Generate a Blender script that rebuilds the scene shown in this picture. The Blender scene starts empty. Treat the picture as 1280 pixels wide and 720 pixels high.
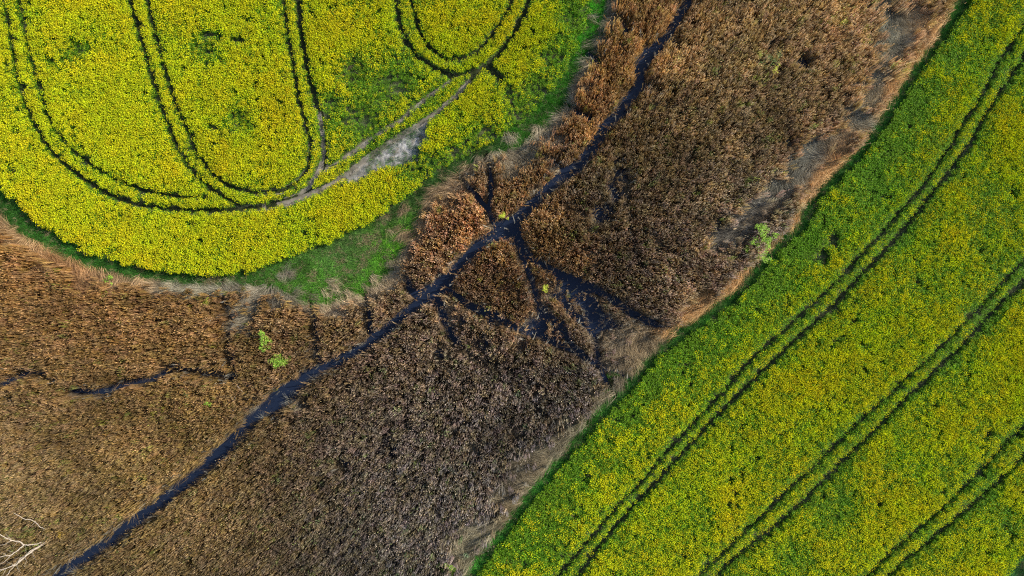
import bpy, math, random
import numpy as np
from mathutils import Vector

rng = np.random.default_rng(7)
random.seed(7)
scene = bpy.context.scene
COL = scene.collection
H = 85.333                                   # flying height of the camera, metres

# ------------------------------------------------------------------ basics
def W(px, py, z=0.0):
    """survey reading (10 readings per metre at ground level) -> world metres for a feature at height z"""
    k = (1 - z / H) / 10.0
    return ((px - 640) * k, (360 - py) * k)

def WL(pts, z=0.0):
    return np.array([W(a, b, z) for a, b in pts], float)

_tab = rng.random((256, 256))
def vnoise(x, y, s, seed=0):
    x = np.asarray(x) / s + 37.3 * seed; y = np.asarray(y) / s + 91.7 * seed
    xi = np.floor(x).astype(int); yi = np.floor(y).astype(int)
    fx = x - xi; fy = y - yi
    fx = fx * fx * (3 - 2 * fx); fy = fy * fy * (3 - 2 * fy)
    a = _tab[xi & 255, yi & 255]; b = _tab[(xi + 1) & 255, yi & 255]
    c = _tab[xi & 255, (yi + 1) & 255]; d = _tab[(xi + 1) & 255, (yi + 1) & 255]
    return (a * (1 - fx) + b * fx) * (1 - fy) + (c * (1 - fx) + d * fx) * fy

def fbm(x, y, s, seed=0, o=4):
    v = 0; t = 0; a = 1
    for i in range(o):
        v = v + a * vnoise(x, y, s / 2 ** i, seed + i * 3); t += a; a *= .55
    return v / t

def smooth(a, b, x):
    t = np.clip((x - a) / (b - a), 0, 1)
    return t * t * (3 - 2 * t)

def seg_dist(x, y, poly, closed=False):
    d = np.full(x.shape, 1e9)
    n = len(poly)
    for i in range(n if closed else n - 1):
        ax, ay = poly[i]; bx, by = poly[(i + 1) % n]
        dx, dy = bx - ax, by - ay
        t = np.clip(((x - ax) * dx + (y - ay) * dy) / (dx * dx + dy * dy + 1e-9), 0, 1)
        d = np.minimum(d, (x - ax - t * dx) ** 2 + (y - ay - t * dy) ** 2)
    return np.sqrt(d)

def inside(x, y, poly):
    r = np.zeros(x.shape, bool)
    n = len(poly)
    for i in range(n):
        ax, ay = poly[i]; bx, by = poly[(i + 1) % n]
        if ay == by: continue
        c = ((ay > y) != (by > y)) & (x < (bx - ax) * (y - ay) / (by - ay) + ax)
        r ^= c
    return r

def sdist(x, y, poly):
    """positive inside"""
    d = seg_dist(x, y, poly, True)
    return np.where(inside(x, y, poly), d, -d)

# ------------------------------------------------------------------ survey of the place
CROP1 = WL([(-1500, -3000), (-1500, -900), (-200, -60), (-60, 130), (-25, 190), (0, 232), (18, 248), (40, 270), (60, 287), (90, 302), (120, 317), (160, 330), (200, 338),
            (240, 342), (275, 344), (310, 340), (345, 327), (385, 312), (420, 299), (450, 284), (480, 266), (505, 247),
            (528, 230), (550, 212), (578, 196), (608, 181), (636, 160), (657, 150), (673, 130), (692, 108), (706, 90),
            (716, 70), (725, 50), (731, 30), (739, 0), (752, -60), (770, -160), (900, -3000)], .6)
GRASS1 = WL([(-1600, -3000), (-1600, -850), (-240, -20), (-70, 180), (-30, 245), (0, 272), (20, 291), (60, 316), (110, 336), (150, 347), (200, 355), (250, 360),
             (300, 358), (345, 364), (380, 380), (405, 384), (440, 376), (470, 362), (490, 345), (505, 320), (522, 290), (530, 262),
             (548, 240), (575, 218), (603, 198), (640, 190), (665, 178), (685, 163), (703, 145), (713, 128), (718, 108),
             (728, 92), (738, 72), (748, 52), (757, 28), (763, 0), (778, -60), (800, -160), (960, -3000)])
CROP2 = WL([(2100, -3000), (1420, -330), (1300, -130), (1245, -50), (1213, 0), (1198, 28), (1180, 55), (1160, 80), (1142, 107), (1122, 137), (1110, 155),
            (1096, 177), (1078, 203), (1062, 217), (1040, 238), (1022, 258), (1010, 285), (988, 305), (968, 325), (942, 355), (915, 382),
            (888, 402), (862, 420), (840, 435), (822, 450), (806, 470), (790, 490), (770, 508), (755, 525), (738, 545), (722, 562),
            (706, 580), (690, 600), (670, 622), (652, 648), (640, 665), (625, 682), (608, 703), (596, 722), (565, 775), (500, 870), (-600, 3000), (4000, 3000), (4000, -3000)], .6)
BARE = WL([(430, 228), (460, 203), (488, 183), (514, 164), (533, 152), (533, 172), (524, 190), (508, 202), (492, 208), (470, 213), (448, 226)], .2)
GREENPATCH = WL([(1252, 735), (1262, 706), (1285, 690), (1330, 668), (1400, 655), (1420, 760), (1330, 800)], .3)

def tr(pts, w, z=.7):
    return (WL(pts, z), w)
TRACKS = [
 tr([(-8, -120), (-2, -60), (5, 0), (10, 25), (17, 60), (20, 85), (30, 120), (42, 150), (55, 177), (75, 200), (100, 220), (130, 240), (160, 252), (200, 260), (245, 263), (290, 262), (325, 258)], .62),
 tr([(12, -120), (18, -60), (25, 0), (30, 30), (38, 65), (50, 110), (65, 155), (85, 182), (105, 200), (140, 222), (180, 238), (215, 245), (260, 247)], .48),
 tr([(150, -120), (157, -60), (163, 0), (170, 25), (180, 60), (190, 95), (205, 140), (218, 175), (235, 205), (250, 225), (270, 240), (300, 255)], .62),
 tr([(172, -120), (178, -60), (185, 0), (192, 35), (205, 80), (220, 130), (238, 170), (248, 195), (270, 220), (290, 235), (320, 240), (350, 238), (372, 226), (385, 208), (388, 185)], .55),
 tr([(350, -120), (352, -60), (355, 0), (358, 30), (365, 70), (370, 110), (380, 145), (388, 180), (384, 210)], .6),
 tr([(369, -120), (371, -60), (373, 0), (376, 35), (382, 75), (390, 110), (400, 145), (405, 180), (403, 205), (385, 235), (365, 248), (330, 257)], .8),
 tr([(300, 258), (330, 258), (365, 251), (400, 237), (430, 219), (460, 196), (490, 175), (520, 157), (545, 140), (570, 120), (595, 92), (610, 80)], .7),
 tr([(405, 213), (430, 197), (450, 182), (470, 167), (500, 150), (520, 132), (545, 112), (562, 100)], .55),
 tr([(492, -120), (494, -60), (496, 0), (500, 30), (505, 45), (520, 70), (535, 80), (555, 90), (570, 95), (600, 86), (620, 70), (640, 45), (655, 15), (665, -12), (680, -80), (690, -130)], .7),
 tr([(508, -120), (510, -60), (514, 0), (522, 30), (533, 55), (550, 70), (565, 75), (590, 68), (610, 50), (625, 30), (637, 8), (650, -30), (662, -100)], .55),
 tr([(612, 82), (618, 92), (628, 98)], .9),
 tr([(1400, -190), (1345, -95), (1300, -10), (1280, 30), (1255, 70), (1240, 95), (1225, 125), (1205, 152), (1190, 180), (1170, 210), (1150, 238), (1125, 265), (1105, 290), (1080, 315), (1060, 338), (1035, 362), (1010, 385), (985, 410), (960, 430),
     (930, 458), (905, 490), (880, 515), (855, 542), (825, 575), (800, 605), (770, 635), (745, 665), (720, 695), (698, 720), (655, 775), (610, 840)], .52),
 tr([(1425, -160), (1370, -65), (1310, 25), (1280, 72), (1247, 120), (1228, 150), (1212, 180), (1195, 203), (1170, 237), (1145, 268), (1120, 298), (1095, 325), (1065, 356), (1040, 385), (1010, 410), (985, 433), (963, 454), (940, 477), (915, 501), (890, 526),
     (860, 559), (830, 591), (800, 623), (778, 648), (750, 681), (722, 718), (680, 775), (640, 830)], .62),
 tr([(1420, 165), (1350, 245), (1300, 303), (1280, 325), (1255, 352), (1240, 368), (1225, 385), (1205, 405), (1185, 425), (1160, 450), (1130, 475), (1110, 495), (1085, 517), (1060, 542), (1030, 570), (1005, 595), (980, 616), (955, 643), (930, 665), (905, 690), (878, 716), (830, 770), (790, 820)], .5),
 tr([(1430, 185), (1360, 265), (1305, 325), (1270, 360), (1245, 387), (1220, 414), (1195, 440), (1170, 462), (1145, 486), (1120, 510), (1095, 536), (1060, 570), (1030, 600), (1000, 630), (970, 656), (940, 680), (910, 705), (860, 758), (810, 815)], .62),
 tr([(1430, 395), (1370, 448), (1310, 505), (1280, 533), (1250, 562), (1230, 583), (1205, 608), (1180, 633), (1150, 659), (1120, 684), (1100, 704), (1085, 720), (1020, 790)], .55),
 tr([(1440, 420), (1380, 475), (1320, 532), (1280, 570), (1258, 592), (1235, 614), (1210, 636), (1180, 660), (1155, 681), (1130, 701), (1112, 720), (1050, 790)], .6),
]
# small gaps in the crop: (px, py, rx, ry) in survey units
GAPS = [(241, 165, 7, 6), (436, 83, 10, 7), (487, 40, 3, 4), (486, 52, 3, 6), (265, 158, 10, 8), (252, 302, 12, 3), (235, 278, 16, 3), (330, 297, 14, 2.5),
        (392, 274, 12, 3), (325, 137, 6, 4), (420, 105, 6, 6), (92, 163, 3, 12), (105, 183, 14, 3), (180, 120, 3, 14), (163, 120, 2, 10), (465, 115, 3, 18),
        (300, 50, 12, 7), (356, 95, 3, 14), (102, 18, 3, 12), (555, 3, 5, 4), (1150, 108, 7, 5), (1045, 300, 14, 18), (1110, 245, 10, 9), (1030, 320, 12, 20),
        (790, 578, 6, 4), (722, 645, 10, 8), (655, 705, 8, 9), (1070, 400, 8, 7), (1225, 290, 5, 4), (1235, 690, 9, 7), (1260, 655, 6, 5), (1020, 515, 9, 6),
        (860, 455, 7, 9), (865, 480, 7, 6), (500, 112, 12, 8), (530, 62, 4, 5), (455, 150, 9, 14)]
WATER = [  # polyline, half width (m), depth factor
 (WL([(960, -200), (905, -90), (875, -30), (860, 0), (845, 28), (832, 44), (820, 60)]), 0.45),
 (WL([(820, 60), (812, 66), (806, 76), (798, 90)]), 0.78),
 (WL([(798, 90), (800, 104), (790, 120), (775, 140), (755, 160), (742, 184), (725, 205), (700, 222), (683, 240), (665, 255), (645, 275), (634, 282)]), 0.64),
 (WL([(628, 285), (634, 289), (641, 285)]), 1.0),
 (WL([(630, 288), (600, 305), (585, 320), (572, 335), (560, 350), (545, 365), (525, 378), (500, 397), (480, 415), (460, 430), (435, 445), (410, 458), (390, 468)]), 0.59),
 (WL([(540, 366), (556, 352)]), 0.94),
 (WL([(390, 468), (370, 480), (352, 495), (338, 507), (320, 520), (300, 545), (275, 568), (250, 590), (225, 609), (200, 630), (170, 650), (140, 675), (110, 695), (85, 710), (60, 735), (20, 770), (-60, 830), (-250, 930)]), 0.84),
 (WL([(345, 503), (360, 490)]), 1.23),
 (WL([(640, 290), (652, 304), (664, 322), (690, 338), (720, 351), (750, 364), (775, 380), (795, 395), (818, 406)]), 0.36),
 (WL([(700, 345), (735, 362)]), 0.61),
 (WL([(560, 362), (585, 380), (610, 392), (640, 407), (665, 417), (690, 426), (718, 440), (745, 455)]), 0.31),
 (WL([(700, 345), (717, 368), (735, 388), (744, 400)]), 0.31),
 (WL([(743, 398), (744, 416)]), 0.61),
 (WL([(744, 410), (746, 432), (748, 452)]), 0.30),
 (WL([(546, 372), (554, 392), (562, 414), (572, 428)]), 0.36),
 (WL([(676, 392), (680, 408), (678, 420)]), 0.38),
 (WL([(680, 385), (700, 408), (716, 432)]), 0.26),
 (WL([(0, 481), (20, 472), (40, 465)]), 0.26),
 (WL([(225, 459), (243, 463), (270, 468), (292, 470)]), 0.24),
 (WL([(712, 352), (728, 372), (738, 384)]), .30),
 (WL([(705, 358), (700, 372), (712, 388), (726, 402)]), .22),
 (WL([(728, 358), (742, 374), (752, 392), (766, 402)]), .24),
 (WL([(742, 402), (760, 410), (778, 408)]), .22),
 (WL([(716, 432), (728, 440)]), .25),
 (WL([(664, 400), (680, 420), (700, 430)]), .22),
 (WL([(764, 232), (770, 246)]), .30), (WL([(748, 262), (754, 274)]), .32), (WL([(778, 216), (782, 224)]), .22),
 (WL([(1000, 76), (1003, 80)]), 0.61),
 (WL([(508, 350), (514, 362), (524, 372)]), 0.34),
 (WL([(808, 108), (818, 112)]), 0.38),
 (WL([(736, 66), (742, 72), (747, 80)]), 0.34),
]
WNARROW = [(p, h) for p, h in WATER if h < .43]; WATER = [(p, h + (.04 if h < .43 else .0)) for p, h in WATER]; TRENCH = [
 (WL([(645, 290), (650, 312), (657, 332), (665, 350), (672, 375), (678, 400)]), .3),
 (WL([(818, 406), (832, 409), (850, 412)]), .22),
 (WL([(745, 455), (760, 462), (775, 467), (788, 474)]), .26),
 (WL([(748, 452), (754, 468), (763, 485), (768, 495)]), .28),
 (WL([(-160, 500), (-80, 500), (0, 481), (20, 472), (42, 465)]), .34),
 (WL([(40, 465), (55, 466), (72, 474)]), .32),
 (WL([(92, 488), (112, 489), (132, 490), (145, 483), (165, 477), (190, 475), (205, 466), (216, 457), (226, 459), (243, 463), (270, 468), (295, 471)]), .33),
 (WL([(386, 368), (393, 395), (396, 425), (400, 456)]), .24),
 (WL([(458, 366), (461, 390), (462, 416)]), .24),
 (WL([(278, 352), (286, 380), (290, 400), (286, 430), (292, 455)]), .22),
 (WL([(577, 222), (588, 236), (602, 252), (612, 265), (620, 278)]), .24),
 (WL([(606, 192), (613, 215), (614, 240), (611, 262), (616, 278)]), .22),
 (WL([(572, 428), (590, 445), (610, 452), (640, 462), (655, 480), (675, 512), (700, 530), (730, 545)]), .0),
 (WL([(783, 250), (786, 290), (793, 318), (804, 340)]), -.12),
 (WL([(690, 200), (700, 210), (712, 216)]), .15),
 (WL([(709, 132), (722, 141), (738, 148)]), .25),
 (WL([(765, 22), (780, 30), (783, 42)]), .28),
]
WETSPOTS = [(770, 222, 18), (785, 238, 14), (760, 258, 14), (750, 270, 16), (775, 200, 9), (690, 362, 14), (720, 380, 16), (660, 405, 14), (620, 400, 12), (570, 395, 16),
            (760, 408, 12), (930, 280, 12), (840, 50, 14), (800, 45, 10), (550, 440, 12), (600, 430, 12), (380, 500, 14), (350, 520, 14), (100, 705, 18), (0, 500, 14),
            (735, 400, 14), (650, 430, 12), (700, 410, 14), (60, 655, 10), (640, 300, 10), (530, 370, 12), (20, 495, 12), (485, 560, 16), (430, 580, 14)]

def mind(x, y, lst):
    d = np.full(x.shape, 1e9)
    for poly, hw in lst:
        x0, y0 = poly.min(0) - 6; x1, y1 = poly.max(0) + 6
        m = (x > x0) & (x < x1) & (y > y0) & (y < y1)
        if m.any():
            d[m] = np.minimum(d[m], seg_dist(x[m], y[m], poly) - hw)
    return d

TRK = [(p, w * .5) for p, w in TRACKS]
def blobs(x, y, lst, z=0):
    v = np.zeros(x.shape)
    for a, b, r in lst:
        cx, cy = W(a, b, z)
        v = np.maximum(v, np.exp(-((x - cx) ** 2 + (y - cy) ** 2) / (r / 10) ** 2))
    return v

def gapfield(x, y):
    v = np.zeros(x.shape)
    for a, b, rx, ry in GAPS:
        cx, cy = W(a, b, .9)
        v = np.maximum(v, 1 - np.sqrt(((x - cx) / (rx / 10)) ** 2 + ((y - cy) / (ry / 10)) ** 2))
    return v

def ground_z(x, y):
    x = np.asarray(x, float); y = np.asarray(y, float)
    far = smooth(60, 140, np.maximum(np.abs(x), np.abs(y)))
    z = (fbm(x, y, 5, 11, 3) - .5) * .10
    s1 = sdist(x, y, GRASS1); s2 = sdist(x, y, CROP2)
    marsh = 1 - np.maximum(smooth(-2.5, .3, s1), smooth(-2.5, .3, s2))
    z = z - .13 * marsh * (.6 + .8 * fbm(x, y, 7, 5, 2))
    wob = (fbm(x, y, 1.6, 21, 2) - .5) * .45
    dw = mind(x, y, WATER) + wob
    z = z - .62 * smooth(.35, -.35, dw)
    dt = mind(x, y, TRENCH) + wob * .4
    z = z - .34 * smooth(.3, -.15, dt)
    z = z - .40 * blobs(x, y, WETSPOTS) * marsh * (.5 + fbm(x, y, 1.2, 26, 2))
    z = z - .05 * smooth(.15, -.1, mind(x, y, TRK))
    return z * (1 - far)
WATER_Z = -.34

# ------------------------------------------------------------------ objects and materials
def tag(o, label, cat=None, group=None, kind=None):
    o['label'] = label
    if cat: o['category'] = cat
    if group: o['group'] = group
    if kind: o['kind'] = kind
    return o

def mesh_obj(name, V, F, mats, parent=None, fm=None, shade=None, link=True, smoothf=False):
    me = bpy.data.meshes.new(name)
    me.from_pydata([tuple(v) for v in V], [], F)
    for m in (mats if isinstance(mats, (list, tuple)) else [mats]): me.materials.append(m)
    if fm is not None: me.polygons.foreach_set('material_index', fm)
    if smoothf: me.polygons.foreach_set('use_smooth', [True] * len(F))
    if shade is not None:
        at = me.attributes.new('shade', 'FLOAT', 'FACE'); at.data.foreach_set('value', np.asarray(shade, np.float32))
    me.update()
    o = bpy.data.objects.new(name, me)
    if link: COL.objects.link(o)
    if parent: o.parent = parent
    return o

def new_mat(name, rough=.8, spec=.3):
    m = bpy.data.materials.new(name); m.use_nodes = True
    nt = m.node_tree; b = nt.nodes['Principled BSDF']
    b.inputs['Roughness'].default_value = rough
    b.inputs['Specular IOR Level'].default_value = spec
    return m, nt, b

def leaf_mat(name, base, tint=True, var=.45, trans=.25, rough=.6, spec=.3, hue=.0):
    """thin plant tissue: base colour x tint carried by each plant x a per-face variation, with light passing through"""
    m, nt, b = new_mat(name, rough, spec)
    N = nt.nodes; L = nt.links
    rgb = N.new('ShaderNodeRGB'); rgb.outputs[0].default_value = (*base, 1)
    cur = rgb.outputs[0]
    if tint:
        a = N.new('ShaderNodeAttribute'); a.attribute_type = 'INSTANCER'; a.attribute_name = 'tint'
        mx = N.new('ShaderNodeMix'); mx.data_type = 'RGBA'; mx.blend_type = 'MULTIPLY'; mx.inputs[0].default_value = 1
        L.new(cur, mx.inputs[6]); L.new(a.outputs['Color'], mx.inputs[7]); cur = mx.outputs[2]
    s = N.new('ShaderNodeAttribute'); s.attribute_name = 'shade'
    mr = N.new('ShaderNodeMapRange'); mr.inputs[3].default_value = 1 - var; mr.inputs[4].default_value = 1 + var
    L.new(s.outputs['Fac'], mr.inputs[0])
    hs = N.new('ShaderNodeHueSaturation')
    L.new(cur, hs.inputs['Color']); L.new(mr.outputs[0], hs.inputs['Value'])
    if hue:
        oi = N.new('ShaderNodeObjectInfo')
        m2 = N.new('ShaderNodeMapRange'); m2.inputs[3].default_value = .5 - hue; m2.inputs[4].default_value = .5 + hue
        L.new(oi.outputs['Random'], m2.inputs[0]); L.new(m2.outputs[0], hs.inputs['Hue'])
    L.new(hs.outputs[0], b.inputs['Base Color'])
    if trans:
        t = N.new('ShaderNodeBsdfTranslucent'); L.new(hs.outputs[0], t.inputs['Color'])
        ms = N.new('ShaderNodeMixShader'); ms.inputs[0].default_value = trans
        L.new(b.outputs[0], ms.inputs[1]); L.new(t.outputs[0], ms.inputs[2])
        L.new(ms.outputs[0], N['Material Output'].inputs['Surface'])
    return m

def bark_mat(name, c1, c2, scale=8):
    m, nt, b = new_mat(name, .85, .2)
    N = nt.nodes; L = nt.links
    t = N.new('ShaderNodeTexCoord'); n = N.new('ShaderNodeTexNoise'); n.inputs['Scale'].default_value = scale; n.inputs['Detail'].default_value = 6
    r = N.new('ShaderNodeValToRGB'); r.color_ramp.elements[0].color = (*c1, 1); r.color_ramp.elements[1].color = (*c2, 1)
    r.color_ramp.elements[0].position = .35; r.color_ramp.elements[1].position = .65
    L.new(t.outputs['Object'], n.inputs['Vector']); L.new(n.outputs['Fac'], r.inputs[0]); L.new(r.outputs[0], b.inputs['Base Color'])
    bp = N.new('ShaderNodeBump'); bp.inputs['Strength'].default_value = .5; bp.inputs['Distance'].default_value = .02
    L.new(n.outputs['Fac'], bp.inputs['Height']); L.new(bp.outputs[0], b.inputs['Normal'])
    return m

M_flower = leaf_mat('rape_flower', (0.82, 0.745, 0.010), var=.35, trans=.35, rough=.8, hue=.008)
M_rleaf = leaf_mat('rape_leaf', (0.13, 0.25, 0.010), var=.48, trans=.35, rough=.6, spec=.15)
M_reed = leaf_mat('dead_reed', (1.08, 1.08, 1.08), var=.42, trans=.3, rough=.7, spec=.15)
M_plume = leaf_mat('reed_plume', (1.7, 1.65, 1.6), var=.4, trans=.3, rough=.9)
M_straw = leaf_mat('lodged_straw', (1, 1, 1), var=.5, trans=.15, rough=.55)
M_grass = leaf_mat('meadow_grass', (1, 1, 1), var=.5, trans=.25, rough=.5)
M_fresh = leaf_mat('fresh_leaf', (0.25, 0.43, 0.04), tint=False, var=.5, trans=.3)
M_lime = leaf_mat('lime_leaf', (0.44, 0.50, 0.04), tint=False, var=.4, trans=.3)
M_olive = leaf_mat('olive_leaf', (0.13, 0.19, 0.05), tint=False, var=.5, trans=.25)
M_pale = leaf_mat('pale_tussock', (0.40, 0.31, 0.17), tint=False, var=.45, trans=.1)
M_greyt = leaf_mat('grey_tussock', (0.33, 0.32, 0.25), tint=False, var=.45, trans=.1)
M_dead = bark_mat('bleached_wood', (0.27, 0.22, 0.16), (0.48, 0.41, 0.33))
M_bark = bark_mat('brown_bark', (0.10, 0.075, 0.05), (0.2, 0.16, 0.12))

# ---- ribbon helper for blades, stems
def ribbon(V, F, S, M, p0, d0, length, width, bend, segs, mat, sh, taper=True, gravity=Vector((0, 0, -1))):
    d = Vector(d0).normalized(); p = Vector(p0)
    side = d.cross(Vector((random.uniform(-1, 1), random.uniform(-1, 1), random.uniform(-.6, .6))))
    if side.length < .05: side = d.cross(Vector((1, .3, .2)))
    side.normalize()
    b = len(V)
    for i in range(segs + 1):
        t = i / segs
        w = width * (1 - t * .85 if taper else 1) * .5
        V.append(p + side * w); V.append(p - side * w)
        if i < segs:
            F.append((b + 2 * i, b + 2 * i + 1, b + 2 * i + 3, b + 2 * i + 2)); S.append(sh); M.append(mat)
        p = p + d * (length / segs)
        d = (d + gravity * bend / segs).normalized()
    return p

def octa(V, F, S, M, c, r, h, mat, sh):
    b = len(V); a = random.uniform(0, 6.28)
    n = 4
    V.append(Vector(c) + Vector((0, 0, h * .5)))
    for i in range(n):
        q = a + i * 2 * math.pi / n; rr = r * random.uniform(.75, 1.25)
        V.append(Vector(c) + Vector((rr * math.cos(q), rr * math.sin(q), random.uniform(-.3, .1) * h)))
    V.append(Vector(c) - Vector((0, 0, h * .5)))
    for i in range(n):
        F.append((b, b + 1 + i, b + 1 + (i + 1) % n)); S.append(sh * random.uniform(.8, 1)); M.append(mat)
        F.append((b + n + 1, b + 1 + (i + 1) % n, b + 1 + i)); S.append(sh * random.uniform(.6, 1)); M.append(mat)

def quad(V, F, S, M, c, L, w, nrm_tilt, mat, sh):
    b = len(V); a = random.uniform(0, 6.28)
    u = Vector((math.cos(a), math.sin(a), random.uniform(-nrm_tilt, nrm_tilt))).normalized()
    v = u.cross(Vector((random.uniform(-.5, .5), random.uniform(-.5, .5), 1))).normalized()
    c = Vector(c)
    V.extend([c, c + u * L * .55 + v * w * .5, c + u * L, c + u * L * .5 - v * w * .5])
    F.append((b, b + 1, b + 2, b + 3)); S.append(sh); M.append(mat)

def proto_collection(name, objs):
    c = bpy.data.collections.new(name)
    for o in objs: c.objects.link(o)
    return c

def rape(i, nfl, rad=.31, leafy=30, lh=1.05):
    V, F, S, M = [], [], [], []
    for k in range(leafy):
        r = rad * math.sqrt(random.random()) * 1.1; a = random.uniform(0, 6.28); z = random.uniform(.25, 1) * lh
        quad(V, F, S, M, (r * math.cos(a), r * math.sin(a), z), random.uniform(.12, .26), random.uniform(.06, .13), .8, 1, random.random())
    for k in range(4):
        r = rad * .5 * random.random(); a = random.uniform(0, 6.28)
        ribbon(V, F, S, M, (r * math.cos(a), r * math.sin(a), -.1), (.2 * math.cos(a), .2 * math.sin(a), 1), 1.15, .03, 0, 2, 1, .4)
    for k in range(nfl):
        r = rad * math.sqrt(random.random()) * 1.05; a = random.uniform(0, 6.28); z = random.uniform(1.0, 1.28)
        octa(V, F, S, M, (r * math.cos(a), r * math.sin(a), z), random.uniform(.030, .050), random.uniform(.08, .16), 0, random.random())
    return mesh_obj('rape_%02d' % i, V, F, [M_flower, M_rleaf], fm=M, shade=S, link=False)

RAPE_N = [27, 24, 20, 17, 13, 10, 7, 4, 1, 0]
rape_col = proto_collection('rape_kinds', [rape(i, n, leafy=26 + (19 - n) // 2, lh=1.0 + .12 * (n < 5)) for i, n in enumerate(RAPE_N)])

def reed(i, nb=14, rad=.36, plumes=.5):
    V, F, S, M = [], [], [], []
    for q_ in range(nb):                      # a tuft is a few tight bundles of parallel stems
        r0 = rad * math.sqrt(random.random()); a0 = random.uniform(0, 6.28)
        l0 = (random.gauss(0, .05), random.gauss(0, .05)); h0 = random.uniform(1.5, 2.6); s0 = random.uniform(.15, .95)
        for k in range(random.randint(1, 4)):
            p = Vector((r0 * math.cos(a0) + random.gauss(0, .02), r0 * math.sin(a0) + random.gauss(0, .02), -.15))
            ln = l0[0] + random.gauss(0, .015), l0[1] + random.gauss(0, .015)
            sh = min(1, max(0, s0 + random.gauss(0, .12)))
            tip = ribbon(V, F, S, M, p, (ln[0], ln[1], 1), h0 * random.uniform(.88, 1.05), .034, random.uniform(0, .06), 2, 0, sh, taper=False)
            if random.random() < .4:
                t = random.uniform(.2, .7); a2 = random.uniform(0, 6.28)
                ribbon(V, F, S, M, p.lerp(tip, t), (math.cos(a2) * .22, math.sin(a2) * .22, 1), random.uniform(.3, .5), .03, random.uniform(0, .4), 2, 0, min(1, sh * random.uniform(.7, 1.3)))
        if random.random() < plumes * .7:
            ribbon(V, F, S, M, tip, (random.gauss(0, .12), random.gauss(0, .12), 1), random.uniform(.18, .32), .06, .4, 2, 1, random.random())
    return mesh_obj('reed_%02d' % i, V, F, [M_reed, M_plume], fm=M, shade=S, link=False)
reed_col = proto_collection('reed_kinds', [reed(i, plumes=[.5, .35, .5, .25, .15, .4][i]) for i in range(6)] + [reed(6, nb=11, plumes=.3), reed(7, nb=12, plumes=.6)] + [reed(8, nb=2, rad=.1, plumes=.3), reed(9, nb=1, rad=.05, plumes=.4)])

def straw(i, n=50, rad=.5, flat=.35, L=(.9, 1.7)):
    V, F, S, M = [], [], [], []
    for k in range(n):
        r = rad * math.sqrt(random.random()); a = random.uniform(0, 6.28)
        d = (1, random.gauss(0, .35), random.uniform(.2, 1) * flat * 2.2)
        ribbon(V, F, S, M, (r * math.cos(a) - .4, r * math.sin(a), random.uniform(0, .2)), d, random.uniform(*L), .026, random.uniform(.5, 1.2), 3, 0, random.random())
    return mesh_obj('straw_%02d' % i, V, F, [M_straw], fm=M, shade=S, link=False)
straw_col = proto_collection('straw_kinds', [straw(i, flat=[.3, .45, .6, .4][i]) for i in range(4)])

def grass(i, n=55, rad=.34, h=(.2, .42)):
    V, F, S, M = [], [], [], []
    for k in range(n):
        r = rad * math.sqrt(random.random()); a = random.uniform(0, 6.28)
        ribbon(V, F, S, M, (r * math.cos(a), r * math.sin(a), -.04), (random.gauss(0, .4), random.gauss(0, .4), 1), random.uniform(*h), .03, random.uniform(.3, 1.2), 2, 0, random.random())
    return mesh_obj('grass_%02d' % i, V, F, [M_grass], fm=M, shade=S, link=False)
grass_col = proto_collection('grass_kinds', [grass(i) for i in range(4)])

def scatter(name, x, y, z, rot, scl, pick, tint, coll, label, cat):
    n = len(x)
    me = bpy.data.meshes.new(name); me.vertices.add(n)
    me.vertices.foreach_set('co', np.stack([x, y, z], 1).astype(np.float32).ravel())
    for nm, ty, arr in (('rot', 'FLOAT_VECTOR', rot), ('tint', 'FLOAT_VECTOR', tint)):
        a = me.attributes.new(nm, ty, 'POINT'); a.data.foreach_set('vector', arr.astype(np.float32).ravel())
    a = me.attributes.new('scl', 'FLOAT', 'POINT'); a.data.foreach_set('value', scl.astype(np.float32))
    a = me.attributes.new('pick', 'INT', 'POINT'); a.data.foreach_set('value', pick.astype(np.int32))
    o = bpy.data.objects.new(name, me); COL.objects.link(o)
    g = bpy.data.node_groups.new(name + '_plants', 'GeometryNodeTree')
    g.interface.new_socket('Geometry', in_out='INPUT', socket_type='NodeSocketGeometry')
    g.interface.new_socket('Geometry', in_out='OUTPUT', socket_type='NodeSocketGeometry')
    N = g.nodes; L = g.links
    gi = N.new('NodeGroupInput'); go = N.new('NodeGroupOutput')
    ci = N.new('GeometryNodeCollectionInfo'); ci.inputs['Collection'].default_value = coll
    ci.inputs['Separate Children'].default_value = True; ci.inputs['Reset Children'].default_value = True
    ip = N.new('GeometryNodeInstanceOnPoints'); ip.inputs['Pick Instance'].default_value = True
    def na(nm, ty):
        q = N.new('GeometryNodeInputNamedAttribute'); q.data_type = ty; q.inputs['Name'].default_value = nm
        return q.outputs['Attribute']
    L.new(gi.outputs[0], ip.inputs['Points']); L.new(ci.outputs[0], ip.inputs['Instance'])
    L.new(na('pick', 'INT'), ip.inputs['Instance Index'])
    L.new(na('rot', 'FLOAT_VECTOR'), ip.inputs['Rotation']); L.new(na('scl', 'FLOAT'), ip.inputs['Scale'])
    L.new(ip.outputs[0], go.inputs[0])
    md = o.modifiers.new('plants', 'NODES'); md.node_group = g
    tag(o, label, cat, kind='stuff')
    print(name, n)
    return o

def jgrid(cell, x0=-76, x1=76, y0=-47, y1=47):
    nx = int((x1 - x0) / cell); ny = int((y1 - y0) / cell)
    gx, gy = np.meshgrid(np.arange(nx), np.arange(ny))
    x = x0 + (gx.ravel() + rng.random(nx * ny)) * cell
    y = y0 + (gy.ravel() + rng.random(nx * ny)) * cell
    return x, y

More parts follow.
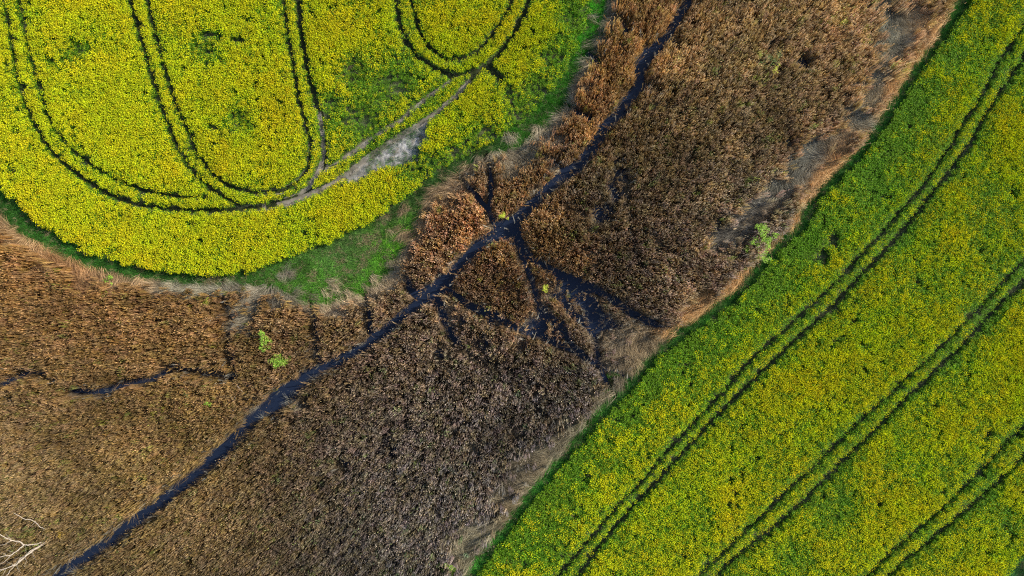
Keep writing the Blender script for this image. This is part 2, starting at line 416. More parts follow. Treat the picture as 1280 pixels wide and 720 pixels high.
def control(x, y, pts, z=0):
    """colour of the plants as it changes over the place, from a few readings"""
    num = np.zeros(x.shape + (3,)); den = np.zeros(x.shape)
    for a, b, r, c in pts:
        cx, cy = W(a, b, z)
        w = np.exp(-((x - cx) ** 2 + (y - cy) ** 2) / (2 * (r / 10) ** 2)) + 1e-9
        num += w[:, None] * np.array(c); den += w
    return num / den[:, None]

# ------------------------------------------------------------------ RAPESEED
x, y = jgrid(.32)
s1 = sdist(x, y, CROP1); s2 = sdist(x, y, CROP2)
edge = (fbm(x, y, 1.2, 3, 2) - .5) * .7
tk = mind(x, y, TRK) + (fbm(x, y, .7, 8, 2) - .5) * .25
bare = sdist(x, y, BARE); gp = sdist(x, y, GREENPATCH)
gap = gapfield(x, y) + (fbm(x, y, .8, 9, 2) - .5) * .9
n1 = fbm(x, y, 4.5, 40, 4); n2 = fbm(x, y, 1.1, 50, 2); n3 = fbm(x, y, 14, 60, 2)
near = (np.abs(tk) < 9)
# thin, patchy parts of the left field: round the bare patch, towards its right-hand edge
thin = blobs(x, y, [(455, 150, 38), (490, 110, 40), (520, 208, 30), (545, 205, 28), (570, 190, 22), (500, 200, 22), (415, 130, 20), (440, 90, 24), (690, 70, 24), (670, 110, 26), (650, 140, 24), (610, 165, 22), (715, 20, 22), (450, 205, 14), (255, 60, 24), (300, 150, 22), (95, 60, 20), (640, 120, 22), (590, 180, 20)], 1)
thin2 = blobs(x, y, [(1040, 290, 38), (1080, 235, 30), (1000, 310, 30), (960, 350, 26), (900, 400, 24), (850, 440, 24), (820, 480, 24), (780, 520, 24), (730, 570, 26), (690, 620, 30), (640, 690, 34), (700, 690, 40), (1190, 70, 22), (1150, 130, 22), (1120, 180, 24), (1230, 400, 22), (1200, 460, 24), (1150, 500, 20), (1040, 640, 30), (980, 700, 34), (1270, 660, 26), (1130, 290, 14), (1280, 350, 22)], 1)
f1 = s1 + edge > .0; f2 = s2 + edge > .0
yel = np.where(f1, .86 + (n1 - .5) * 1.25 + (n2 - .5) * .7 - .75 * thin * (.4 + n2) + (n3 - .5) * .3, .53 + (n1 - .5) * 1.0 + (n2 - .5) * .5 - .42 * thin2 + (n3 - .5) * .35)
yel -= np.where(f2, .38 * smooth(6.5, .5, s2 + (n2 - .5) * 3), .62 * smooth(4.6, 1.0, s1 + (n2 - .5) * 2) * smooth(590, 680, x * 10 + 640))
between = smooth(1.0, .1, tk)
yel -= np.where(f2, .22, .10) * between
# greener strip beside the wheel tracks, where fewer plants are in flower
keep = (f1 | f2) & (tk > np.where(f2, .10, .05)) & (bare < -.15 + (n2 - .5) * .8) & (gap < .45) & (gp < 0)
hole = fbm(x, y, .9, 70, 2)
keep &= ~((hole < .26) & (rng.random(len(x)) < .7))
keep &= rng.random(len(x)) > .45 * thin * f1
keep &= rng.random(len(x)) > .22 * thin2 * f2
def rape_field(mask, label):
    i = np.where(keep & mask)[0]
    xx, yy = x[i], y[i]
    q = np.clip(yel[i] + rng.normal(0, .26, len(i)), 0, 1)
    pick = np.clip(((1 - q) * 10).astype(int), 0, 9)
    rot = np.stack([rng.normal(0, .07, len(i)), rng.normal(0, .07, len(i)), rng.uniform(0, 6.28, len(i))], 1)
    scl = rng.uniform(.93, 1.07, len(i)) * (.95 + .14 * n1[i]) * (1 - .3 * smooth(.5, 1, thin[i] * f1[i])) * (1 - .10 * smooth(1.0, .1, tk[i]))
    v = rng.uniform(.82, 1.12, len(i)) * (.9 + .2 * n2[i])
    warm = rng.uniform(.84, 1.0, len(i)) + (fbm(xx, yy, 3, 90, 2) - .5) * .22
    tint = np.stack([v, v * np.clip(1.02 - .12 * (warm - .95), .7, 1.1), v], 1)
    tint[:, 0] *= np.clip(warm + .02, .7, 1.1)
    return scatter('rapeseed_crop', xx, yy, ground_z(xx, yy) - .05, rot, scl, pick, tint, rape_col, label, 'crop')
rape_field(f1, 'bright yellow flowering rapeseed with looping tractor lines, filling the upper left')
rape_field(f2, 'greener flowering rapeseed with straight diagonal tramlines, filling the right side')

# ------------------------------------------------------------------ MARSH : reeds, lodged straw
REEDC = [(60, 380, 90, (0.338, 0.193, 0.068)), (170, 400, 70, (0.322, 0.193, 0.072)), (60, 460, 60, (0.295, 0.190, 0.080)), (100, 550, 90, (0.259, 0.184, 0.075)), (250, 500, 70, (0.307, 0.200, 0.075)),
         (40, 640, 60, (0.230, 0.168, 0.075)), (200, 590, 60, (0.326, 0.215, 0.075)), (430, 410, 50, (0.338, 0.216, 0.086)), (350, 440, 50, (0.305, 0.198, 0.081)), (350, 620, 70, (0.230, 0.168, 0.085)),
         (250, 690, 70, (0.240, 0.173, 0.080)), (480, 500, 70, (0.276, 0.213, 0.144)), (540, 600, 90, (0.248, 0.213, 0.161)), (440, 690, 60, (0.212, 0.183, 0.130)), (630, 500, 70, (0.265, 0.221, 0.161)),
         (560, 290, 40, (0.542, 0.352, 0.174)), (620, 350, 50, (0.464, 0.307, 0.152)), (690, 290, 40, (0.447, 0.298, 0.118)), (660, 390, 30, (0.447, 0.290, 0.135)), (770, 60, 45, (0.454, 0.287, 0.101)),
         (740, 120, 35, (0.466, 0.276, 0.106)), (810, 10, 45, (0.389, 0.245, 0.101)), (680, 190, 30, (0.417, 0.270, 0.123)), (640, 220, 30, (0.362, 0.259, 0.134)), (800, 160, 45, (0.314, 0.234, 0.110)),
         (900, 80, 70, (0.314, 0.234, 0.110)), (1000, 40, 60, (0.339, 0.242, 0.110)), (1060, 60, 40, (0.346, 0.233, 0.113)), (850, 230, 60, (0.286, 0.214, 0.110)), (930, 160, 50, (0.289, 0.220, 0.110)),
         (800, 310, 60, (0.282, 0.213, 0.135)), (870, 330, 50, (0.332, 0.247, 0.152)), (940, 260, 40, (0.314, 0.260, 0.175)), (730, 250, 30, (0.243, 0.206, 0.131)), (1000, 130, 40, (0.326, 0.242, 0.124)), (500, 420, 40, (0.364, 0.265, 0.152)),
         (1010, 190, 30, (0.389, 0.245, 0.125)), (560, 450, 50, (0.282, 0.221, 0.144)), (0, 560, 60, (0.259, 0.179, 0.080))]  # lower-centre colours raised to offset stems shading one another
STRAWB = [(1120, 40, 40), (1108, 12, 30), (1125, -20, 34), (1112, 70, 22), (1100, 100, 26), (1088, 125, 26), (1070, 150, 32), (1045, 172, 26), (1025, 195, 26), (1000, 210, 36), (1020, 235, 28), (975, 240, 26), (950, 265, 22), (925, 290, 26), (905, 300, 16), (770, 432, 27), (797, 420, 24), (775, 452, 14), (740, 490, 10),
          (705, 543, 25), (680, 568, 22), (652, 592, 28), (630, 622, 27), (608, 655, 28), (590, 692, 27), (250, 362, 12), (318, 374, 14), (350, 379, 12), (420, 388, 14), (200, 360, 14), (60, 330, 16), (110, 345, 20), (150, 352, 14), (20, 300, 14),
          (570, 235, 16), (560, 255, 14), (640, 210, 16), (660, 195, 14), (735, 110, 12), (745, 85, 10), (300, 400, 14), (20, 320, 10), (700, 175, 10), (800, 470, 10), (860, 385, 16), (880, 370, 16)]
STRAWC = [(1120, 40, 26, (.27, .255, .20)), (1110, 95, 20, (.27, .26, .21)), (1070, 150, 22, (.28, .265, .21)), (1000, 210, 30, (.30, .275, .22)), (1060, 120, 20, (0.330, 0.240, 0.160)), (925, 290, 26, (0.240, 0.210, 0.180)),
          (1160, 40, 20, (0.700, 0.400, 0.180)), (1190, 0, 22, (0.700, 0.410, 0.180)), (1130, 100, 16, (0.700, 0.400, 0.180)), (1070, 190, 16, (0.720, 0.380, 0.140)), (1105, 130, 14, (0.450, 0.300, 0.150)), (1050, 215, 18, (0.480, 0.280, 0.140)), (1020, 240, 18, (0.420, 0.280, 0.160)), (985, 285, 16, (0.450, 0.250, 0.110)), (960, 320, 20, (0.500, 0.280, 0.100)),
          (910, 365, 24, (0.480, 0.290, 0.120)), (860, 390, 24, (0.400, 0.280, 0.160)), (770, 430, 26, (0.296, 0.224, 0.152)), (795, 440, 16, (0.370, 0.248, 0.128)), (700, 540, 30, (0.252, 0.200, 0.128)), (640, 600, 30, (0.266, 0.216, 0.152)), (600, 660, 30, (0.252, 0.208, 0.144)), (670, 600, 16, (0.355, 0.248, 0.136)), (640, 640, 14, (0.370, 0.240, 0.112)), (590, 700, 24, (0.296, 0.240, 0.144)),
          (80, 335, 30, (0.480, 0.250, 0.110)), (20, 310, 24, (0.420, 0.260, 0.130)), (150, 350, 24, (0.420, 0.260, 0.140)), (250, 365, 30, (0.330, 0.280, 0.200)), (330, 385, 30, (0.360, 0.290, 0.210)), (430, 385, 30, (0.420, 0.300, 0.190)), (560, 245, 24, (0.460, 0.300, 0.170)), (640, 210, 24, (0.360, 0.280, 0.190)), (740, 90, 24, (0.380, 0.290, 0.200)), (740, 30, 30, (0.300, 0.240, 0.160))]
x, y = jgrid(.36)
g1 = sdist(x, y, GRASS1); s2 = sdist(x, y, CROP2)
nn = fbm(x, y, 2.5, 110, 3)
ps = blobs(x, y, STRAWB) * 1.25 + (nn - .5) * 1.3
strip = np.maximum(smooth(-2.7, -1.5, s2 + (nn - .5) * 2.4), .75 * smooth(-1.8, -.6, g1 + (nn - .5) * 2.4))
ps = np.clip(np.maximum(ps, strip * 1.1), 0, 1)
dw = mind(x, y, WATER); dt = mind(x, y, TRENCH)
wet = blobs(x, y, WETSPOTS)
clump = fbm(x, y, 1.5, 120, 2)
keep = (g1 < -.3) & (s2 < -1.75) & (dw > .14 + .9 * (fbm(x, y, .8, 121, 2) - .45)) & (dt > .38 + .4 * (fbm(x, y, .8, 122, 2) - .5)) & (rng.random(len(x)) > ps * .97) & (rng.random(len(x)) > .8 * smooth(.25, .8, wet))
keep &= ~((clump < .34) & (rng.random(len(x)) < .4))
i = np.where(keep)[0]; xx, yy = x[i], y[i]
big = fbm(xx, yy, 9, 130, 3); sm = fbm(xx, yy, 1.8, 140, 3)
spin = rng.uniform(0, 6.28, len(i))
tint = control(xx, yy, REEDC, 1.2) * (rng.uniform(.85, 1.15, len(i)) * (.65 + .7 * sm) * (.7 + .6 * big))[:, None]
tint[:, 2] *= rng.uniform(.8, 1.35, len(i)); tint[:, 0] *= rng.uniform(.9, 1.1, len(i))
gg = rng.random(len(i)) < .02 + .04 * (sm < .4)
tint[gg] *= np.array([.8, 1.2, .7])
# stands of reed lean together, this way in one place and that way in another
la = 6.28 * 1.5 * fbm(xx, yy, 6, 145, 2); lm = .02 + .42 * np.clip(fbm(xx, yy, 4, 147, 3) - .35, 0, 1)
rot = np.stack([lm * np.cos(la) + rng.normal(0, .04, len(i)), lm * np.sin(la) + rng.normal(0, .04, len(i)), rng.uniform(0, 6.28, len(i))], 1)
scl = rng.uniform(.85, 1.08, len(i)) * (.85 + .3 * big) * (.55 + .45 * smooth(-.2, .8, dw[i]))
scl *= rng.choice([.85, 1.0, 1.1], len(i), p=[.25, .55, .2])
tint = tint * (1.0 + .25 * smooth(-30, -12, xx + yy * .3) + .12 * smooth(10, 30, xx))[:, None] * (.65 + .7 * fbm(xx, yy, 3, 149, 3))[:, None]  # colour lifted towards centre and right, where reeds show their shaded sides
pick = rng.integers(0, 8, len(i))
x, y = jgrid(.22)
g1 = sdist(x, y, GRASS1); s2 = sdist(x, y, CROP2); dw = mind(x, y, WATER); dt = mind(x, y, TRENCH); wet = blobs(x, y, WETSPOTS)
fr = fbm(x, y, .7, 123, 2)
p_ = .75 * smooth(-.45, .25, dw + (fr - .5) * .9) * smooth(1.0, .5, dw)
p_ = np.maximum(p_, .6 * smooth(.0, .35, dt + (fr - .5) * .5) * smooth(.8, .4, dt) * (dw > .2))
p_ = np.maximum(p_, .42 * smooth(.3, .8, wet) * (dw > .1))
narrow = mind(x, y, WNARROW)
p_ = np.maximum(p_, .16 * (narrow < .2) * (fr > .42))
j = np.where((g1 < -.2) & (s2 < -1.6) & (rng.random(len(x)) < p_ * .8))[0]
nj = len(j); xj, yj = x[j], y[j]
tj = control(xj, yj, REEDC, 1.2) * rng.uniform(.6, 1.35, nj)[:, None] * (.95 + .25 * smooth(-30, -12, xj + yj * .3))[:, None]  # sprigs get a similar colour lift against shade
grey = (rng.random(nj) < .35)[:, None]
tj = np.where(grey, tj.mean(1)[:, None] * np.array([1.15, 1.12, .95]), tj)
rj = np.stack([rng.normal(0, .22, nj), rng.normal(0, .22, nj), rng.uniform(0, 6.28, nj)], 1)
xx = np.r_[xx, xj]; yy = np.r_[yy, yj]; rot = np.r_[rot, rj]; tint = np.r_[tint, tj]
scl = np.r_[scl, rng.uniform(.45, .95, nj)]; pick = np.r_[pick, rng.integers(8, 10, nj)]
scatter('reed_bed', xx, yy, ground_z(xx, yy), rot, scl, pick, tint * np.array([1.02, 1.01, .99]), reed_col,
        'dead brown reeds with pale plumes covering the wet strip between both yellow fields', 'reeds')

# lodged straw / dry grass mats
x, y = jgrid(.40)
g1 = sdist(x, y, GRASS1); s2 = sdist(x, y, CROP2)
nn = fbm(x, y, 2.5, 110, 3)
ps = blobs(x, y, STRAWB) * 1.25 + (nn - .5) * 1.3
strip = np.maximum(smooth(-2.7, -1.5, s2 + (nn - .5) * 2.4), .75 * smooth(-1.8, -.6, g1 + (nn - .5) * 2.4))
ps = np.clip(np.maximum(ps, strip * 1.1), 0, 1)
dw = mind(x, y, WATER); dt = mind(x, y, TRENCH)
bank = smooth(1.1, .2, np.abs(dw - .35)) * .45 * (x * 10 + 640 < 420)
fray = (x > -36) & (g1 > .1) & (g1 < 3.2) & (sdist(x, y, CROP1) < -.6) & (fbm(x, y, 1.3, 158, 3) > .61)
keep = ((g1 < .1) | fray) & (s2 < -1.5 + (nn - .5)) & (dw > .4 - .5 * bank) & (dt > .32) & (rng.random(len(x)) < np.where(g1 > .1, .35, np.maximum(ps * 1.6, np.maximum(.10, bank))))
i = np.where(keep)[0]; xx, yy = x[i], y[i]
sw = fbm(xx, yy, 5, 150, 2)
ang = 6.28 * fbm(xx, yy, 9, 160, 2) * 1.3 + rng.normal(0, .35, len(i))
e2 = smooth(-3.0, -1.0, s2[i]); ang = ang * (1 - e2) + (math.radians(215) + rng.normal(0, .5, len(i)) + (sw - .5) * 3) * e2
tint = np.array([1.0, 1.08, 1.06]) * control(xx, yy, STRAWC, .2) * (rng.uniform(.6, 1.4, len(i)) * (.35 + 1.3 * fbm(xx, yy, 1.6, 155, 3)) * (.6 + .8 * sw))[:, None]
# tall orange stalks stand in a band right along the crop edge
k_or = (smooth(-3.4, -2.5, s2[i] + (nn[i] - .5) * 1.5) * (yy > -6) * smooth(.35, .55, fbm(xx, yy, 2.2, 158, 2)))[:, None]
tint = tint * (1 - k_or) + k_or * np.array([.66, .40, .17]) * rng.uniform(.6, 1.3, len(i))[:, None]
low = (ps[i] < .25)
tint[low] = control(xx[low], yy[low], REEDC, .2) * rng.uniform(.5, .95, low.sum())[:, None]
rot = np.stack([rng.normal(0, .1, len(i)), rng.normal(0, .1, len(i)), ang], 1)
x, y = jgrid(.45, -22, -9, 12, 22)
j = np.where((sdist(x, y, BARE) > -.6) & (rng.random(len(x)) < .6))[0]
nj = len(j)
n_ = len(i)
xx = np.r_[xx, x[j]]; yy = np.r_[yy, y[j]]
rot = np.r_[rot, np.stack([np.zeros(nj), np.zeros(nj), rng.uniform(0, 6.28, nj)], 1)]
tint = np.r_[tint, np.array([.36, .355, .32]) * rng.uniform(.55, 1.3, nj)[:, None]]
sc_ = np.r_[rng.uniform(.75, 1.2, n_), rng.uniform(.25, .5, nj)]
scatter('dry_grass', xx, yy, ground_z(xx, yy), rot, sc_, rng.integers(0, 4, n_ + nj), tint, straw_col,
        'flattened tan and grey dry grass along the edges of the reeds', 'dry grass')

# green grass margins
x, y = jgrid(.33)
g1 = sdist(x, y, GRASS1); s1 = sdist(x, y, CROP1); s2 = sdist(x, y, CROP2)
nn = fbm(x, y, 2.0, 170, 3); tk = mind(x, y, TRK); bare = sdist(x, y, BARE); gp = sdist(x, y, GREENPATCH)
GRT = [(400, 350, 60, (0.099, 0.246, 0.030)), (450, 350, 26, (0.135, 0.381, 0.020)), (400, 368, 22, (0.126, 0.403, 0.020)), (490, 312, 20, (0.180, 0.500, 0.020)), (430, 318, 24, (0.135, 0.213, 0.080)), (480, 265, 14, (0.081, 0.134, 0.050)), (60, 290, 60, (0.045, 0.179, 0.020)), (250, 348, 50, (0.045, 0.168, 0.020)),
       (740, 40, 30, (0.081, 0.403, 0.020)), (700, 130, 30, (0.054, 0.224, 0.015)), (560, 220, 26, (0.054, 0.146, 0.030)), (1190, 60, 60, (0.054, 0.213, 0.030)), (1000, 300, 60, (0.054, 0.213, 0.030)), (800, 480, 60, (0.063, 0.224, 0.030)), (650, 660, 60, (0.063, 0.269, 0.030)), (1290, 720, 60, (0.072, 0.224, 0.060))]
a1 = (g1 > -.3 + (nn - .5) * 2.4) & (s1 < .25)
a2 = (s2 > -2.2 + (nn - .5) * 1.1) & (s2 < .35)
a3 = (gp > -.2)
a4 = (s1 > 0) & (bare > -2.6) & (y < (360 - 160) / 10) & (rng.random(len(x)) < np.where(bare > -.2, .3, .8)) & (x > -18)
tuft = blobs(x, y, [(70, 345, 9), (85, 352, 7), (20, 335, 10), (55, 338, 7), (500, 300, 14), (560, 270, 10), (660, 185, 12), (535, 280, 9), (355, 460, 10), (300, 435, 10), (345, 470, 8), (600, 310, 5), (648, 300, 4), (970, 75, 12), (745, 75, 6), (230, 490, 8), (1060, 225, 14), (1090, 140, 12), (770, 470, 10), (745, 505, 12)]) > .5 + .4 * (nn - .5)
keep = (a1 | a2 | a3 | a4 | (tuft & (mind(x, y, WATER) > .1)))
thin_in = ((s1 > .2) | (s2 > .3)) & (tk > .3) & (rng.random(len(x)) < .22)   # weeds under the crop
keep |= thin_in & (bare < 0)
i = np.where(keep)[0]; xx, yy = x[i], y[i]
tint = control(xx, yy, GRT) * (rng.uniform(.7, 1.3, len(i)) * (.25 + 1.5 * fbm(xx, yy, 1.8, 175, 3)))[:, None]
dry = rng.random(len(i)) < .09 + .6 * (blobs(xx, yy, [(440, 320, 24), (460, 300, 18), (400, 350, 18), (270, 350, 16), (550, 235, 18), (480, 270, 12)]) > .4) * (nn[i] > .5)
tint[dry] = np.array([.34, .28, .15])
rot = np.stack([rng.normal(0, .12, len(i)), rng.normal(0, .12, len(i)), rng.uniform(0, 6.28, len(i))], 1)
scatter('grass', xx, yy, ground_z(xx, yy), rot, rng.uniform(.7, 1.3, len(i)), rng.integers(0, 4, len(i)), tint, grass_col,
        'short green grass in the margins between crop and reeds', 'grass')

# ------------------------------------------------------------------ GROUND (one sheet to the horizon)
def ground_colour(x, y, fine=True):
    n = x.shape[0]
    s1 = sdist(x, y, CROP1); g1 = sdist(x, y, GRASS1); s2 = sdist(x, y, CROP2)
    nn = fbm(x, y, 3, 200, 4)[:, None]; nf = fbm(x, y, .8, 210, 3)[:, None]
    marsh = np.array([.12, .088, .054]) * (.6 + .8 * nn) * (.7 + .6 * nf)
    col = marsh
    g = np.array([.06, .12, .025]) * (.6 + .8 * nf)
    soil = np.array([.065, .075, .032]) * (.6 + .8 * nf)
    col = np.where((np.maximum(g1, s2 + 1.0) > 0)[:, None], g, col)
    col = np.where((np.maximum(s1, s2) > .1)[:, None], soil, col)
    out = smooth(0, 2, np.maximum(np.abs(x) - 75.5, np.abs(y) - 46.5))[:, None]
    ymix = np.clip(.45 + (nf - .5) * 1.6, 0, 1)
    crop = np.array([.42, .36, .012]) * ymix + np.array([.09, .17, .02]) * (1 - ymix)
    crop = np.where((s2 > 0)[:, None], crop * np.array([.75, .9, 1]), crop)
    far = np.where((np.maximum(s1, s2) > .1)[:, None], crop, np.where((g1 > 0)[:, None], g, np.array([.22, .15, .075]) * (.6 + .8 * nf)))
    col = col * (1 - out) + far * out
    b = sdist(x, y, BARE) + .25 + (nf[:, 0] - .5) * 1.4
    k = smooth(-.3, .5, b)[:, None]
    col = col * (1 - k) + (np.array([.22, .21, .19]) + np.array([.12, .12, .12]) * blobs(x, y, [(512, 178, 22), (495, 192, 16)])[:, None]) * (.6 + .8 * fbm(x, y, .5, 215, 2)[:, None]) * k
    tkd = mind(x, y, TRK)
    k = (smooth(.25, -.1, tkd) * (np.abs(out[:, 0]) < .5))[:, None] * .8
    path = blobs(x, y, [(360, 245, 40), (400, 220, 40), (440, 205, 40), (480, 175, 40), (520, 150, 30), (400, 180, 20), (395, 150, 14)])[:, None]
    shaded_mud = np.array([.032, .040, .018]) * (1 - path) + np.array([.30, .26, .21]) * path  # track colour darkened for the shade of the crop, paler near the path
    col = col * (1 - k) + shaded_mud * (.75 + .5 * nf) * k
    dw = np.minimum(mind(x, y, WATER), mind(x, y, TRENCH))
    k = smooth(.5, 0, dw)[:, None]
    col = col * (1 - k) + np.array([.03, .024, .018]) * k
    return col

def axis(half, step, ext):
    c = list(np.arange(-half, half + step * .5, step))
    e = [half + v for v in ext]
    return np.array([-v for v in reversed(e)] + c + e)
gx = axis(80, .2, [.8, 2, 4, 7, 11, 17, 25, 36, 50, 70, 100, 150, 230, 350, 550, 900, 1500, 2600, 4200])
gy = axis(50, .2, [.8, 2, 4, 7, 11, 17, 25, 36, 50, 70, 100, 150, 230, 350, 550, 900, 1500, 2600, 4200])
GX, GY = np.meshgrid(gx, gy); fx, fy = GX.ravel(), GY.ravel()
gz = ground_z(fx, fy)
me = bpy.data.meshes.new('ground')
nx, ny = len(gx), len(gy)
me.vertices.add(nx * ny)
me.vertices.foreach_set('co', np.stack([fx, fy, gz], 1).astype(np.float32).ravel())
ii = np.arange(nx * ny).reshape(ny, nx)
q = np.stack([ii[:-1, :-1], ii[:-1, 1:], ii[1:, 1:], ii[1:, :-1]], -1).reshape(-1, 4)
me.loops.add(q.size); me.loops.foreach_set('vertex_index', q.ravel().astype(np.int32))
me.polygons.add(len(q)); me.polygons.foreach_set('loop_start', np.arange(0, q.size, 4, dtype=np.int32))
me.polygons.foreach_set('loop_total', np.full(len(q), 4, np.int32))
me.update(calc_edges=True); me.polygons.foreach_set('use_smooth', [True] * len(q))
gc = ground_colour(fx, fy)
ca = me.color_attributes.new('soil', 'FLOAT_COLOR', 'POINT')
ca.data.foreach_set('color', np.concatenate([gc, np.ones((len(gc), 1))], 1).astype(np.float32).ravel())
M_ground, nt, b = new_mat('soil_and_litter', .9, .2)
N = nt.nodes; L = nt.links
at = N.new('ShaderNodeAttribute'); at.attribute_name = 'soil'
tc = N.new('ShaderNodeTexCoord')
no = N.new('ShaderNodeTexNoise'); no.inputs['Scale'].default_value = 5; no.inputs['Detail'].default_value = 8; no.inputs['Roughness'].default_value = .7
mr = N.new('ShaderNodeMapRange'); mr.inputs[1].default_value = .25; mr.inputs[2].default_value = .75; mr.inputs[3].default_value = .45; mr.inputs[4].default_value = 1.55
mx = N.new('ShaderNodeMix'); mx.data_type = 'RGBA'; mx.blend_type = 'MULTIPLY'; mx.inputs[0].default_value = 1
L.new(tc.outputs['Object'], no.inputs['Vector']); L.new(no.outputs['Fac'], mr.inputs[0]); L.new(at.outputs['Color'], mx.inputs[6]); L.new(mr.outputs[0], mx.inputs[7])
L.new(mx.outputs[2], b.inputs['Base Color'])
bp = N.new('ShaderNodeBump'); bp.inputs['Strength'].default_value = .7; bp.inputs['Distance'].default_value = .12
L.new(no.outputs['Fac'], bp.inputs['Height']); L.new(bp.outputs[0], b.inputs['Normal'])
me.materials.append(M_ground)
o = bpy.data.objects.new('ground', me); COL.objects.link(o)
tag(o, 'dark soil and litter under the crop and the reeds', 'ground', kind='structure')

# ---- wheel tracks and the bare path as thin sheets following the ground
def strip_mesh(name, lst, mat, lift, label):
    V, F = [], []
    for poly, w in lst:
        P = []
        for k in range(len(poly) - 1):
            d = np.linalg.norm(poly[k + 1] - poly[k]); m = max(1, int(d / .25))
            for t in range(m): P.append(poly[k] + (poly[k + 1] - poly[k]) * t / m)
        P.append(poly[-1]); P = np.array(P)
        P = P[(np.abs(P[:, 0]) < 79) & (np.abs(P[:, 1]) < 49)]
        if len(P) < 3: continue
        T = np.gradient(P, axis=0); T /= np.linalg.norm(T, axis=1)[:, None] + 1e-9
        Nn = np.stack([-T[:, 1], T[:, 0]], 1)
        wv = w * .42 * (.8 + .5 * fbm(P[:, 0], P[:, 1], .8, 300, 2))
        b0 = len(V)
        for sft in (-1, 0, 1):
            Q = P + Nn * (wv * sft)[:, None]
            z = ground_z(Q[:, 0], Q[:, 1]) + lift + (.0 if sft else -.012)
            if sft == -1: A = np.c_[Q, z]
            elif sft == 0: B = np.c_[Q, z]
            else: C_ = np.c_[Q, z]
        n = len(P)
        V.extend(A); V.extend(B); V.extend(C_)
        for k in range(n - 1):
            F.append((b0 + k, b0 + n + k, b0 + n + k + 1, b0 + k + 1)); F.append((b0 + n + k, b0 + 2 * n + k, b0 + 2 * n + k + 1, b0 + n + k + 1))
        lift += .004
    o = mesh_obj(name, V, F, mat, smoothf=True)
    tag(o, label, 'track', kind='structure')
def noise_mat(name, c1, c2, sc, rough=.9):
    m = bark_mat(name, c1, c2, sc); m.node_tree.nodes['Principled BSDF'].inputs['Roughness'].default_value = rough
    return m
M_shaded_mud = noise_mat('shaded_track_soil', (.018, .026, .010), (.040, .045, .022), 1.6); M_shaded_mud.node_tree.nodes['Principled BSDF'].inputs['Specular IOR Level'].default_value = .03  # soil colour kept near black to carry the shade between crop walls
M_path = noise_mat('path_soil', (.085, .078, .055), (.23, .205, .17), .9)
sandy = [(WL([(346, 256), (365, 251), (400, 237), (430, 219), (460, 196), (490, 175), (520, 157), (545, 140), (570, 120), (588, 100)], .1), .62), TRACKS[7], (WL([(398, 140), (403, 165), (404, 190), (401, 210), (388, 232), (372, 244)], .1), .7)]
strip_mesh('tractor_tracks', [t for k, t in enumerate(TRACKS) if k not in (6, 7)], M_shaded_mud, .02, 'shade-darkened wheel tracks pressed through both rapeseed fields')
strip_mesh('dirt_path', sandy, M_path, .10, 'pale grey dirt path curving past the bare patch in the yellow field')

# ---- water
M_water, nt, b = new_mat('stream_water', .06, .36)
b.inputs['Base Color'].default_value = (.010, .016, .034, 1); b.inputs['IOR'].default_value = 1.33
N = nt.nodes; L = nt.links
tc = N.new('ShaderNodeTexCoord'); no = N.new('ShaderNodeTexNoise'); no.inputs['Scale'].default_value = 3; no.inputs['Detail'].default_value = 4
bp = N.new('ShaderNodeBump'); bp.inputs['Strength'].default_value = .12; bp.inputs['Distance'].default_value = .02
L.new(tc.outputs['Object'], no.inputs['Vector']); L.new(no.outputs['Fac'], bp.inputs['Height']); L.new(bp.outputs[0], b.inputs['Normal'])
V, F = [], []
allw = [np.array(p) for p, h in WATER]
# the sheet of water lies only under the wet strip
wp = WL([(720, -140), (1010, -140), (1010, 120), (900, 400), (720, 560), (420, 600), (60, 860), (-200, 860), (-200, 400), (200, 420), (480, 320), (560, 180), (720, 40)])
V = [(a, c, WATER_Z) for a, c in wp]
o = mesh_obj('water', V, [tuple(range(len(V)))], M_water)
tag(o, 'dark blue water of the narrow stream winding through the reeds', 'stream', kind='structure')

# ------------------------------------------------------------------ single plants and dead wood
def tube(pts, radii, n=6):
    """one continuous tapering tube through pts"""
    V, F = [], []
    pts = [Vector(p) for p in pts]
    for k, p in enumerate(pts):
        d = (pts[min(k + 1, len(pts) - 1)] - pts[max(k - 1, 0)]).normalized()
        u = d.cross(Vector((.3, .2, 1))).normalized() if abs(d.z) < .95 else d.cross(Vector((1, 0, 0))).normalized()
        v = d.cross(u)
        for j in range(n):
            a = 2 * math.pi * j / n
            V.append(p + (u * math.cos(a) + v * math.sin(a)) * radii[k] * (1 + .12 * math.sin(3 * a + k)))
    for k in range(len(pts) - 1):
        for j in range(n):
            F.append((k * n + j, k * n + (j + 1) % n, (k + 1) * n + (j + 1) % n, (k + 1) * n + j))
    F.append(tuple(reversed(range(n)))); F.append(tuple((len(pts) - 1) * n + j for j in range(n)))
    return V, F
def wiggle(pts, amp, sub=4):
    out = []
    for a, b in zip(pts[:-1], pts[1:]):
        a, b = Vector(a), Vector(b)
        for t in range(sub):
            q = a.lerp(b, t / sub)
            if out: q += Vector((random.gauss(0, amp), random.gauss(0, amp), random.gauss(0, amp)))
            out.append(q)
    out.append(Vector(pts[-1]))
    return out
def gz1(px, py):
    a, c = W(px, py); return float(ground_z(np.array([a]), np.array([c]))[0])
def P3(px, py, z):
    a, c = W(px, py, z); return Vector((a, c, z))
def limb(name, root, pts, r0, r1, mat, amp=.04, label=None):
    base = root.location
    p = wiggle([Vector(q) - base for q in pts], amp)
    n = len(p); rad = [r0 + (r1 - r0) * (k / (n - 1)) ** .8 for k in range(n)]
    V, F = tube(p, rad)
    o = mesh_obj(name, V, F, mat, parent=root, smoothf=True)
    if label: o['label'] = label
    return o
